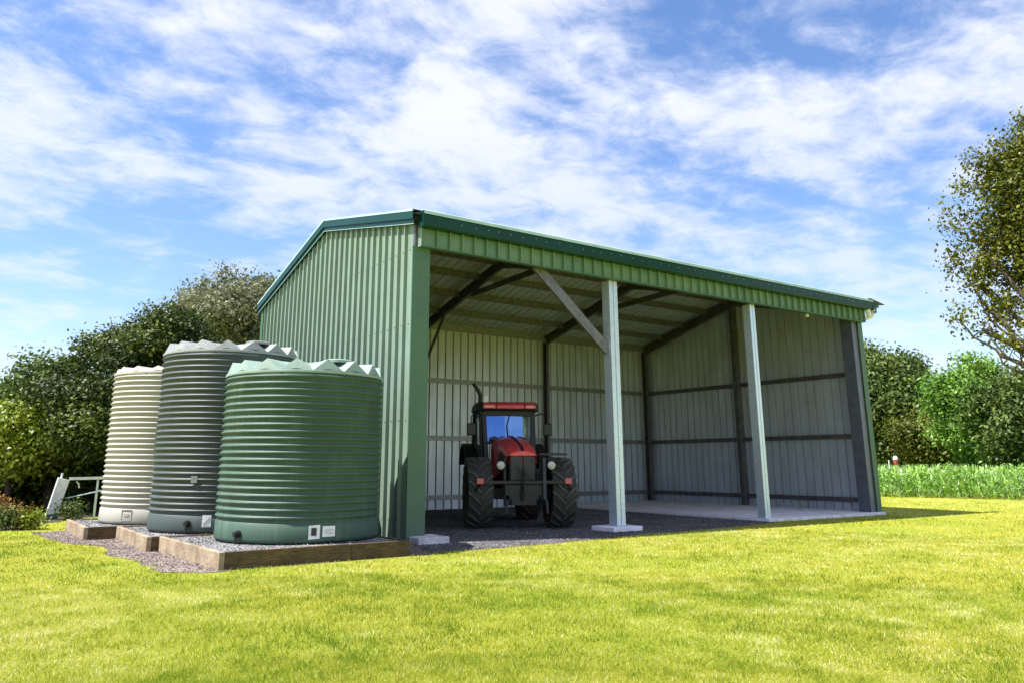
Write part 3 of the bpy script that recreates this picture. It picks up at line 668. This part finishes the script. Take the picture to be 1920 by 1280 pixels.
# right trees
RG='trees beyond the corn field'
c=polar(1680,62); tree('broadleaf_tree','dark olive green tree just right of the shed wall','tree',c,2.9,1.8,top(1690,650,62),22,46000,.27,M['leaf_mid'],31,.25,8,RG)
c=polar(1640,66); tree('broadleaf_tree','tree half hidden behind the right shed post','tree',c,2.4,1.5,top(1640,640,66),14,22000,.3,M['leaf_dark'],32,.2,8,RG)
c=polar(1752,58); tree('leafy_bush','round brownish green bush between the two tall trees','bush',c,2.3,.5,top(1752,765,58),14,26000,.22,M['leaf_olive'],33,.12,8)
c=polar(1850,52); tree('broadleaf_tree','bright fresh green tree behind the corn, at right','tree',c,2.5,1.2,top(1845,668,52),20,42000,.22,M['leaf_bright'],34,.2,8,RG)
c=polar(1925,50); tree('broadleaf_tree','deep green tree at the right picture edge behind corn','tree',c,2.2,.8,top(1925,700,50),16,30000,.24,M['leaf_mid'],35,.2,8,RG)
hl=[]
for i in range(24):
    px=1560+i*30; cc=polar(px,66+rr.uniform(-1,1)); hl.append((cc[0],cc[1],rr.uniform(1.3,2.2),2.3,2.3,rr.uniform(2.0,3.0)))
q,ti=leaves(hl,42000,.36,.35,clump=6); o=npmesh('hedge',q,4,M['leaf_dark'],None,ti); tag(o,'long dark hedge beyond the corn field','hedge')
# big overhanging tree on the right
c=Vector((*polar(2075,20),0)); 
def rel(px,py,d):
    p=spot(px,py,d); return (p.x-c.x,p.y-c.y,p.z)
lb=[]
for px,py,d,s in ((1800,430,20,.55),(1790,480,20,.42),(1830,540,20,.55),(1815,600,20,.35),(1825,360,20,.55),(1850,300,20.3,.5),(1860,420,20.5,.8),(1880,490,20.2,.75),(1900,340,20.6,.8),(1900,270,20.4,.55),(1925,250,20.4,.5),(1880,575,20,.5),(1850,625,19.8,.28),(1905,640,19.8,.3),(1940,400,20.5,1.1),(1950,520,20.5,.8),(1985,300,20.5,1.1),(2010,440,20,1.3),(2060,330,20,1.3),(2100,470,20.5,1.3),(2060,240,20.5,1.0),(2150,360,21,1.4),(1775,400,20,.25),(1780,530,20,.22),(1960,610,19.8,.45)):
    x,y,z=rel(px,py,d)
    for k in range(max(3,int(s*s*(17 if px<1870 else 26)))):
        g=s*random.uniform(.22,.42) if s>.5 else s*random.uniform(.35,.6); u=Vector((random.gauss(0,1),random.gauss(0,1),random.gauss(0,1))).normalized()*s*.8*random.random()**.4
        lb.append((x+u.x,y+u.y,z+u.z,g*1.2,g*1.2,g*.8,g*g))
t=thing('overhanging_tree','near olive green tree reaching in from the upper right edge','tree',(c.x,c.y,0))
q,ti=leaves(lb,120000,.088,.8,clump=6,aspect=.6); npmesh('crown',q,4,M['leaf_near'],t,ti)
mb=MB(); rr=random.Random(12); limbs(mb,(0,0,-.1),(-.2,.1,6.2),.17,lb[::12],rr)
for px,py in ((1800,600),(1850,625),(1835,560),(1900,640),(1870,655),(1800,500)):
    x,y,z=rel(px,py,19.9); b=Vector((x,y,z)); a=Vector((-.2,.1,3.4)); pts=[]
    for k in range(9):
        u=k/8; q_=a.lerp(b,u)+Vector((rr.uniform(-.09,.09),rr.uniform(-.09,.09),-.55*math.sin(PI*u)+rr.uniform(-.08,.08)))*(1 if 0<k<8 else 0); pts.append(q_)
    mb.tube(pts,[.06*(1-u/9)+.008 for u in range(9)],7)
    for k in (3,4,5,6,7):
        e=pts[k]+Vector((rr.uniform(-.5,.3),rr.uniform(-.4,.4),rr.uniform(.15,.6))); mb.tube([pts[k],pts[k].lerp(e,.5)+Vector((0,0,-.06)),e],[.018,.012,.005],5)
mb.build('trunk',M['bark'],t,smooth=60)

# ------------------------------------------------------------ corn field
A=Vector((27.1,6.86)); B=Vector((28.84,1.98)); dr=(B-A).normalized(); nr=Vector((-dr.y,dr.x)); 
if nr.x<0: nr=-nr
Q=[];T=[]
row=0
for r_ in range(20):
    off=r_*.75; nP=int(30/.2)
    s=-9+np.arange(nP)*.2+RNG.normal(0,.04,nP); x=A.x+dr.x*s+nr.x*off+RNG.normal(0,.05,nP); y=A.y+dr.y*s+nr.y*off+RNG.normal(0,.05,nP)
    hgt=RNG.uniform(1.15,1.42,nP)
    for li in range(9 if r_<6 else 6):
        nn=nP; a=RNG.uniform(0,6.28,nn) ; zb=hgt*(.05+.86*li/9)+RNG.normal(0,.03,nn); L=RNG.uniform(.35,.6,nn)*(1.0-.3*(li/9)); wd=RNG.uniform(.03,.05,nn)
        dx,dy=np.cos(a),np.sin(a); px_,py_=-dy,dx; rise=RNG.uniform(.10,.30,nn)
        def pt(t,side): 
            zz_=zb+rise*4*t*(1-t*.75)*.8
            ww=wd*(1-t**2*.95)*side
            return np.stack([x+dx*L*t+px_*ww,y+dy*L*t+py_*ww,zz_],-1)
        ts=[0,.35,.7,1]
        for i in range(3):
            Q.append(np.stack([pt(ts[i],-1),pt(ts[i],1),pt(ts[i+1],1),pt(ts[i+1],-1)],1).reshape(-1,3)); T.append(np.clip(RNG.normal(.5,.25,nn),0,1))
    # stalks
    for k in range(2):
        a=k*1.57; ex,ey=np.cos(a)*.014,np.sin(a)*.014
        z0=np.zeros(nP)
        Q.append(np.stack([np.stack([x-ex,y-ey,z0],-1),np.stack([x+ex,y+ey,z0],-1),np.stack([x+ex*.5,y+ey*.5,hgt],-1),np.stack([x-ex*.5,y-ey*.5,hgt],-1)],1).reshape(-1,3)); T.append(np.full(nP,.7))
o=npmesh('corn_field',np.concatenate(Q),4,M['corn_leaf'],None,np.concatenate(T)); o['kind']='stuff'; o['label']='dense green corn crop beyond the lawn on the right'; o['category']='corn'
# marker and stake above the corn
c=polar(1680,44); t=thing('marker_post','small red marker with a white cap rising above the corn','marker',(c[0],c[1],0)); t.scale=(.8,.8,.96)
mb=MB(); mb.lathe([(0,0),(.05,0),(.06,1.4),(.125,1.52),(.135,1.66),(.0,1.67)],16); mb.build('marker_body',simple('marker_red',(.62,.10,.10),(.45,.06,.07),rough=.5,scale=9),t,smooth=40)
mb=MB(); mb.lathe([(.0,1.67),(.145,1.675),(.135,1.76),(.09,1.83),(0,1.86)],16); mb.build('cap',M['white_pipe'],t,smooth=40)
c=polar(1667,43); mb=MB(); mb.tube([(c[0],c[1],0),(c[0],c[1],1.58)],.025,6); tag(mb.build('stake',M['white_pipe']),'thin pale stake standing in the corn left of the red marker','stake')

# ------------------------------------------------------------ grass blades
def vnoise(x,y,sc,seed):
    g=np.random.default_rng(seed).random((256,256)); X=x/sc+1000; Y=y/sc+1000; i=np.floor(X).astype(int); j=np.floor(Y).astype(int); u=X-i; v=Y-j; u=u*u*(3-2*u); v=v*v*(3-2*v)
    G=lambda a,b: g[a%256,b%256]
    return (G(i,j)*(1-u)+G(i+1,j)*u)*(1-v)+(G(i,j+1)*(1-u)+G(i+1,j+1)*u)*v
def grass():
    zones=((2.6,6.5,230000,.032,.0036),(6.5,11,190000,.034,.0058),(11,19,150000,.036,.010),(19,42,110000,.042,.020))
    allq=[];allt=[]
    yaw=math.atan2(F.x,F.y)
    tanks_=[[(-3.83,-1.78),(-.42,-1.65),(-.42,1.2),(-3.9,1.2)],[(-4.16,1.2),(-1.2,1.2),(-1.2,4.05),(-4.16,4.05)],[(-4.72,4.0),(-1.6,4.0),(-1.6,6.8),(-4.72,6.8)]]
    bedp=BED
    shedp=[(-.02,-.0),(W+.05,-.15),(W+.05,D+.05),(-.02,D+.05)]
    for d0,d1,n,h,wd in zones:
        a=yaw+RNG.uniform(-.78,.78,n); d=np.sqrt(RNG.uniform(d0*d0,d1*d1,n))
        x=CAM.x+np.sin(a)*d; y=CAM.y+np.cos(a)*d
        keep=~inside(shedp,x,y)&~inside(bedp,x,y)
        ing=inside(GR,x+(vnoise(x,y,.22,8)-.5)*.55,y+(vnoise(x,y,.25,9)-.5)*.55); keep&=~(ing&(RNG.random(n)>.015+.10*np.clip(vnoise(x,y,.18,10)-.80,0,1)*5)); keep&=~(inside(FL,x,y)&(RNG.random(n)>.01))
        for p in tanks_: keep&=~inside(p,x,y)
        x,y,d=x[keep],y[keep],d[keep]; n2=len(x)
        patch=(vnoise(x,y,.9,1)*.8+vnoise(x,y,.33,2)*.9+vnoise(x,y,.12,3)*.8-1.25)*1.6; dryp=np.clip((vnoise(x,y,1.3,4)*.6+vnoise(x,y,.28,5)*.7-.76)*3,0,1)
        hh=h*RNG.uniform(.45,1.45,n2)*(1+.35*patch); az_=RNG.uniform(0,6.28,n2); ln=RNG.uniform(0,1.0,n2)**.8; w2=wd*RNG.uniform(.6,1.4,n2)
        la=RNG.uniform(0,6.28,n2)
        ex,ey=np.cos(az_)*w2*.5,np.sin(az_)*w2*.5
        tx,ty=np.cos(la)*hh*ln*1.1,np.sin(la)*hh*ln*1.1; zt=hh*np.sqrt(np.maximum(.08,1-(ln*.85)**2))
        q=np.stack([np.stack([x-ex,y-ey,np.zeros(n2)],-1),np.stack([x+ex,y+ey,np.zeros(n2)],-1),np.stack([x+tx,y+ty,zt],-1)],1)
        allq.append(q.reshape(-1,3)); 
        dry=(RNG.random(n2)<(.05+.55*dryp)).astype(float)
        big=np.sin(x*.31+1.3*np.sin(y*.23))+np.sin(y*.41-x*.17+2)
        allt.append(np.clip(.38-.26*patch+.07*big+.007*(x+7)+RNG.normal(0,.15,n2)+dry*.42,0,1))
    o=npmesh('grass',np.concatenate(allq),3,M['grass_blade'],None,np.concatenate(allt)); o['kind']='stuff'; o['label']='short bright yellow green mown lawn in front of the shed'; o['category']='grass'
grass()

# ------------------------------------------------------------ tractor (x forward, y left, z up)
HEAD=math.radians(-116.5)
tr=thing('tractor','red farm tractor with black front linkage parked inside the shed','tractor',(3.77,1.82,.012),HEAD)
def wheel(name,x,y,r,wd,seed):
    wh=bpy.data.objects.new(name,None); C.objects.link(wh); wh.parent=tr; wh.location=(x,y,r); wh.empty_display_size=.1
    rb=r*.55
    mb=MB(); h=wd/2
    prof=[(rb,-h*.72),(rb+.03,-h*.86),(r*.80,-h*1.0),(r*.92,-h*.93),(r-.045,-h*.72),(r-.03,-h*.3),(r-.026,0),(r-.03,h*.3),(r-.045,h*.72),(r*.92,h*.93),(r*.80,h*1.0),(rb+.03,h*.86),(rb,h*.72)]
    mb.lathe(prof,64,axis='y'); mb.build('tyre',M['rubber'],wh,smooth=50)
    mb=MB(); n=19
    for s in (-1,1):
        for i in range(n):
            t0=2*PI*(i+(.5 if s>0 else 0))/n
            # lug: chevron bar from centre to shoulder
            pth=[(0.0,.02),(h*.55,.24),(h*.98,.36)]
            for k in range(2):
                (ya1,ta),(yb1,tb)=pth[k],pth[k+1]; vs=[]
                for (yy,tt,ww) in ((ya1,ta,.030),(yb1,tb,.036)):
                    base_r=r-.03 if yy<h*.6 else r-.10; top_r=r+.006 if yy<h*.6 else r-.022
                    for (rr_,w3) in ((base_r,ww*1.25),(top_r,ww*.75)):
                        for sg in (-1,1):
                            th=-(t0-tt)+sg*w3/r; vs.append((rr_*math.cos(th),s*yy,rr_*math.sin(th)))
                mb.add(vs,[(0,1,5,4),(2,6,7,3),(0,4,6,2),(1,3,7,5),(0,2,3,1),(4,5,7,6)])
    mb.build('tread',M['lug'],wh)
    mb=MB(); mb.lathe([(rb,-h*.72),(rb-.03,-h*.6),(rb-.05,-h*.2),(rb-.10,-h*.1),(.16,.0),(.14,.06),(0,.06)],32,axis='y'); mb.lathe([(rb,h*.72),(rb-.03,h*.6),(rb-.05,h*.2),(rb-.10,h*.12),(.16,.08),(.13,.12),(0,.12)],32,axis='y'); mb.build('rim',M['dark_iron'],wh,smooth=40)
    return wh
wheel('front_wheel',0,.93,.77,.56,1); wheel('front_wheel',0,-.93,.77,.56,2)
wheel('rear_wheel',-2.6,.66,.88,.50,3); wheel('rear_wheel',-2.6,-.66,.88,.50,4)
# chassis: engine block, axle
mb=MB()
mb.box(-2.8,.25,-.24,.24,.62,1.15); mb.box(-.25,.35,-.27,.27,.55,1.12); mb.bar((0,-.75,.74),(0,.75,.74),.24,.24); mb.bar((-2.6,-.7,.88),(-2.6,.7,.88),.34,.34)
mb.box(-.1,.1,-.2,.2,.5,.7)
mb.build('chassis',M['dark_iron'],tr,bevel=.02)
# hood as a lofted shell
def loft(name,secs,mat,parent=tr,bevel=0,smooth=35):
    mb=MB(); n=len(secs[0]); vs=[p for s in secs for p in s]
    fs=[(i*n+j,i*n+(j+1)%n,(i+1)*n+(j+1)%n,(i+1)*n+j) for i in range(len(secs)-1) for j in range(n)]
    fs+=[tuple(range(n-1,-1,-1)),tuple((len(secs)-1)*n+j for j in range(n))]
    mb.add(vs,fs); return mb.build(name,mat,parent,bevel=bevel,smooth=smooth)
def hs_(x,w_,zt,zb,crown=.05,xs=0):
    return [(x+xs,-w_,zb),(x+xs*.3,-w_*1.0,zt-.16),(x,-w_*.93,zt-.06),(x,-w_*.72,zt-.012),(x,-w_*.3,zt+crown*.8),(x,0,zt+crown),(x,w_*.3,zt+crown*.8),(x,w_*.72,zt-.012),(x,w_*.93,zt-.06),(x+xs*.3,w_*1.0,zt-.16),(x+xs,w_,zb)]
hood=loft('hood',[hs_(-1.35,.45,2.00,1.02),hs_(-1.0,.44,1.985,1.05),hs_(-.6,.42,1.93,1.12),hs_(-.1,.39,1.84,1.22),hs_(.3,.365,1.75,1.42),hs_(.55,.345,1.675,1.53),hs_(.64,.33,1.63,1.56,.03)],M['red_paint'],bevel=.012)
mb=MB(); sec=[(-1.3,2.06),(-1.0,2.045),(-.6,1.99),(-.1,1.90),(.3,1.81),(.55,1.735),(.645,1.668)]
for a,b in zip(sec,sec[1:]):
    mb.add([(a[0],-.03,a[1]-.012),(a[0],.03,a[1]-.012),(b[0],.03,b[1]-.012),(b[0],-.03,b[1]-.012),(a[0],-.03,a[1]+.006),(a[0],.03,a[1]+.006),(b[0],.03,b[1]+.006),(b[0],-.03,b[1]+.006)],[(4,5,6,7),(0,4,7,3),(1,2,6,5)])
mb.build('hood_stripe',M['dark_iron'],hood)
# side vents (dark) under hood
mb=MB()
for s in (-1,1):
    mb.prism([(-.85,1.15),(.45,1.30),(.50,1.52),(.0,1.66),(-.55,1.60)],s*.392-.012*(s<0),s*.392+.012*(s>0),'y')
mb.build('side_grille',M['dark_iron'],hood,bevel=.01)
# nose with grille
loft('nose',[[(x,-w_,.98),(x,-w_*1.02,1.3),(x-.0,-w_*.97,1.60-d),(x,w_*.97,1.60-d),(x,w_*1.02,1.3),(x,w_,.98)] for x,w_,d in ((-.2,.34,0),(.35,.34,0),(.58,.315,.02),(.63,.29,.05))],M['dark_iron'],bevel=.015)
for y0,y1 in ((-.27,-.015),(.015,.27)):
    mb=MB(); mb.box(.632,.648,y0,y1,1.04,1.545); g_=mb.build('grille',M['grille'],tr,bevel=.008)
for y0 in (-.345,.325):
    mb=MB(); mb.prism([(.50,1.50),(.56,1.58),(.60,1.575),(.54,1.49)],y0,y0+.02,'y'); mb.build('nose_badge',M['lens'],tr)
# front linkage frame
mb=MB()
mb.bar((.80,-1.0,1.00),(.80,1.0,1.00),.07,.07); mb.box(.62,.80,-.42,.42,.72,.95); mb.box(.5,.8,-.33,.33,.52,.74)
for s in (-1,1):
    mb.bar((.62,s*.40,.5),(.70,s*.41,1.50),.06,.08)
    mb.bar((.62,s*.22,.58),(1.08,s*.42,.60),.06,.11); mb.bar((1.08,s*.42,.64),(1.12,s*.43,.36),.05,.10)
    mb.bar((.80,s*.98,1.0),(.72,s*1.06,.80),.03,.07); mb.bar((.72,s*1.06,.83),(.55,s*.8,.78),.03,.06)
    mb.bar((.1,s*.3,1.0),(.80,s*.45,1.0),.07,.07)
mb.bar((.82,-.05,.62),(.84,-.02,1.30),.07,.06); mb.bar((.84,-.02,1.28),(.86,.20,1.05),.04,.05); mb.bar((.84,-.06,1.18),(.86,-.16,1.34),.03,.04)
mb.tube([(.86,0,.95),(.86,.0,.80)],.05,10)
mb.build('front_linkage',M['dark_iron'],tr,bevel=.006)
mb=MB(); mb.bar((.84,.44,.62),(.80,.44,1.52),.07,.10); mb.build('lift_upright',M['blue_iron'],tr,bevel=.006)
mb=MB(); mb.box(.55,.75,.36,.98,1.575,1.62); mb.build('side_plate',M['dark_iron'],tr,bevel=.005)
for s in (-1,1):
    mb=MB(); mb.lathe([(0,.02),(.05,.018),(.075,.010),(.088,0)],20,(0,0,0)); o=mb.build('headlight',M['lens'],tr,smooth=True); o.rotation_euler=(0,PI/2,0); o.location=(.86,s*.52 if s<0 else .60,1.36)
    mb=MB(); mb.lathe([(.088,.0),(.098,.01),(.10,-.03),(.07,-.10),(0,-.11)],20); h2=mb.build('housing',M['dark_iron'],o,smooth=True)
    mb=MB(); mb.bar((.78,s*.50,1.36),(.70,s*.38,1.30),.04,.04); mb.build('lamp_bracket',M['dark_iron'],tr)
    mb=MB(); mb.box(.835,.87,s*.97-.075,s*.97+.075,.965,1.085); mb.build('reflector',M['pink_lens'],tr,bevel=.01)
# cab
CX0,CX1=-2.75,-1.25
cab_m=M['dark_iron']
mb=MB()
FP=[( -1.28,.62,1.35),(-1.42,.66,2.62)]
for s in (-1,1):
    mb.bar((-1.25,s*.56,1.25),(-1.46,s*.62,2.66),.09,.11,up=(0,1,0)); mb.bar((-2.1,s*.78,1.2),(-2.12,s*.76,2.66),.05,.07); mb.bar((-2.85,s*.74,1.3),(-2.72,s*.70,2.66),.08,.09)
    mb.bar((-1.46,s*.62,2.64),(-2.72,s*.72,2.64),.08,.08); mb.bar((-1.28,s*.57,1.22),(-2.8,s*.76,1.30),.08,.12)
mb.bar((-1.46,-.62,2.62),(-1.46,.62,2.62),.10,.14); mb.bar((-1.25,-.56,1.9),(-1.25,.56,1.9),.05,.05); mb.bar((-2.72,-.7,2.62),(-2.72,.7,2.62),.08,.1)
mb.box(-2.8,-1.3,-.62,.62,1.0,1.28)
cab=mb.build('cab_frame',cab_m,tr,bevel=.01)
rs=[]
for x,w_,z0,z1 in ((-1.24,.60,2.70,2.80),(-1.30,.72,2.67,2.86),(-1.6,.80,2.67,2.90),(-2.4,.82,2.67,2.91),(-2.9,.74,2.68,2.86),(-2.95,.66,2.71,2.80)):
    rs.append([(x,-w_,z0),(x,-w_,(z0+z1)/2),(x,-w_*.92,z1),(x,w_*.92,z1),(x,w_,(z0+z1)/2),(x,w_,z0)])
roof=loft('cab_roof',rs,M['dark_iron'],bevel=.02)
def fr(y0,y1): 
    return [[(-1.26,y,2.705),(-1.20,y,2.72),(-1.21,y,2.80),(-1.30,y,2.868),(-1.55,y,2.905),(-1.55,y,2.72)] for y in (y0,y1)]
for y0,y1 in ((-.66,-.34),(-.32,.36),(.38,.66)):
    loft('roof_trim',fr(y0,y1),M['red_paint'],roof,bevel=.012)
RL=simple('rose_lens',(.85,.35,.37),rough=.2,scale=20)
for y0,y1 in ((-.62,-.38),(.42,.6)):
    mb=MB(); mb.box(-1.206,-1.197,y0,y1,2.735,2.79); mb.build('work_light',RL,roof)
# glass
def quad(name,pts,mat,th=.006,parent=cab):
    a,b,c_,d=[Vector(p) for p in pts]; n=(b-a).cross(d-a).normalized()*th
    mb=MB(); mb.add([a,b,c_,d,a+n,b+n,c_+n,d+n],[(0,1,2,3),(7,6,5,4),(0,4,5,1),(1,5,6,2),(2,6,7,3),(3,7,4,0)]); return mb.build(name,mat,parent)
quad('windscreen',[(-1.29,-.53,1.86),(-1.27,-.1,1.86),(-1.44,-.1,2.60),(-1.46,-.57,2.60)],M['glass'])
quad('windscreen',[(-1.27,-.1,1.86),(-1.29,.34,1.86),(-1.46,.36,2.60),(-1.44,-.1,2.60)],M['glass'])
quad('windscreen',[(-1.29,.345,1.86),(-1.34,.54,1.86),(-1.50,.58,2.60),(-1.47,.34,2.60)],M['side_glass'])
for s in (-1,1):
    quad('side_window',[(-1.33,s*.60,1.30),(-2.08,s*.76,1.30),(-2.10,s*.75,2.60),(-1.50,s*.655,2.60)],M['side_glass'])
mb=MB(); mb.tube([(-1.40,.02,2.56),(-1.33,-.05,2.3),(-1.27,-.03,2.0)],.012,6); mb.build('wiper',M['black_plastic'],cab)
mb=MB()
mb.box(-1.27,-1.22,-.50,.42,1.96,2.02)
for i in range(4): mb.box(-1.275,-1.225,-.44+i*.21,-.33+i*.21,2.0,2.045)
mb.build('cowl_vents',M['blue_iron'],cab)
mb=MB(); mb.box(-2.4,-2.0,-.25,.25,1.3,1.75); mb.box(-2.5,-2.38,-.25,.25,1.6,2.3); mb.build('seat',M['black_plastic'],cab,bevel=.04)
mb=MB(); mb.tube([(-1.7+.18*math.cos(t),.19*math.sin(t),1.95+.1*math.cos(t)) for t in [i*PI/8 for i in range(17)]],.015,6); mb.tube([(-1.7,0,1.95),(-1.5,0,1.5)],.03,8); mb.build('steering_wheel',M['black_plastic'],cab)
# exhaust and beacon on the picture-left side (tractor's right, y<0)
mb=MB(); mb.tube([(-1.44,-.66,1.3),(-1.48,-.70,2.95)],.045,10); mb.tube([(-1.48,-.70,2.88),(-1.48,-.70,3.06),(-1.47,-.76,3.18),(-1.42,-.88,3.34)],[.05,.05,.05,.045],10); mb.build('exhaust',M['black_plastic'],tr,smooth=50)
mb=MB(); mb.lathe([(.0,0),(.07,0),(.07,.16),(.05,.18),(0,.18)],16,(-1.32,-.60,2.87)); mb.build('beacon',M['white_pipe'],tr,smooth=40)
# mirrors
for s in (-1,1):
    mb=MB(); mb.tube([(-1.44,s*.64,2.55),(-1.30,s*.82,2.60),(-1.22,s*.95,2.52),(-1.22,s*.95,2.30)],.016,8); a_=mb.build('mirror_arm',M['black_plastic'],tr)
    mb=MB(); mb.box(-1.25,-1.19,s*.95-.11,s*.95+.11,2.06,2.36); mb.build('mirror',M['black_plastic'],a_,bevel=.03)
# fenders
for s in (-1,1):
    rs=[]
    for i in range(9):
        t=math.radians(15+i*17); r_=1.0; x=-2.6+r_*math.cos(t); z=.88+r_*math.sin(t)
        rs.append([(x,s*.50,z),(x,s*1.04,z),(x+.03*math.cos(t),s*1.04,z+.03*math.sin(t)),(x+.03*math.cos(t),s*.50,z+.03*math.sin(t))])
    loft('fender',rs,M['dark_iron'])
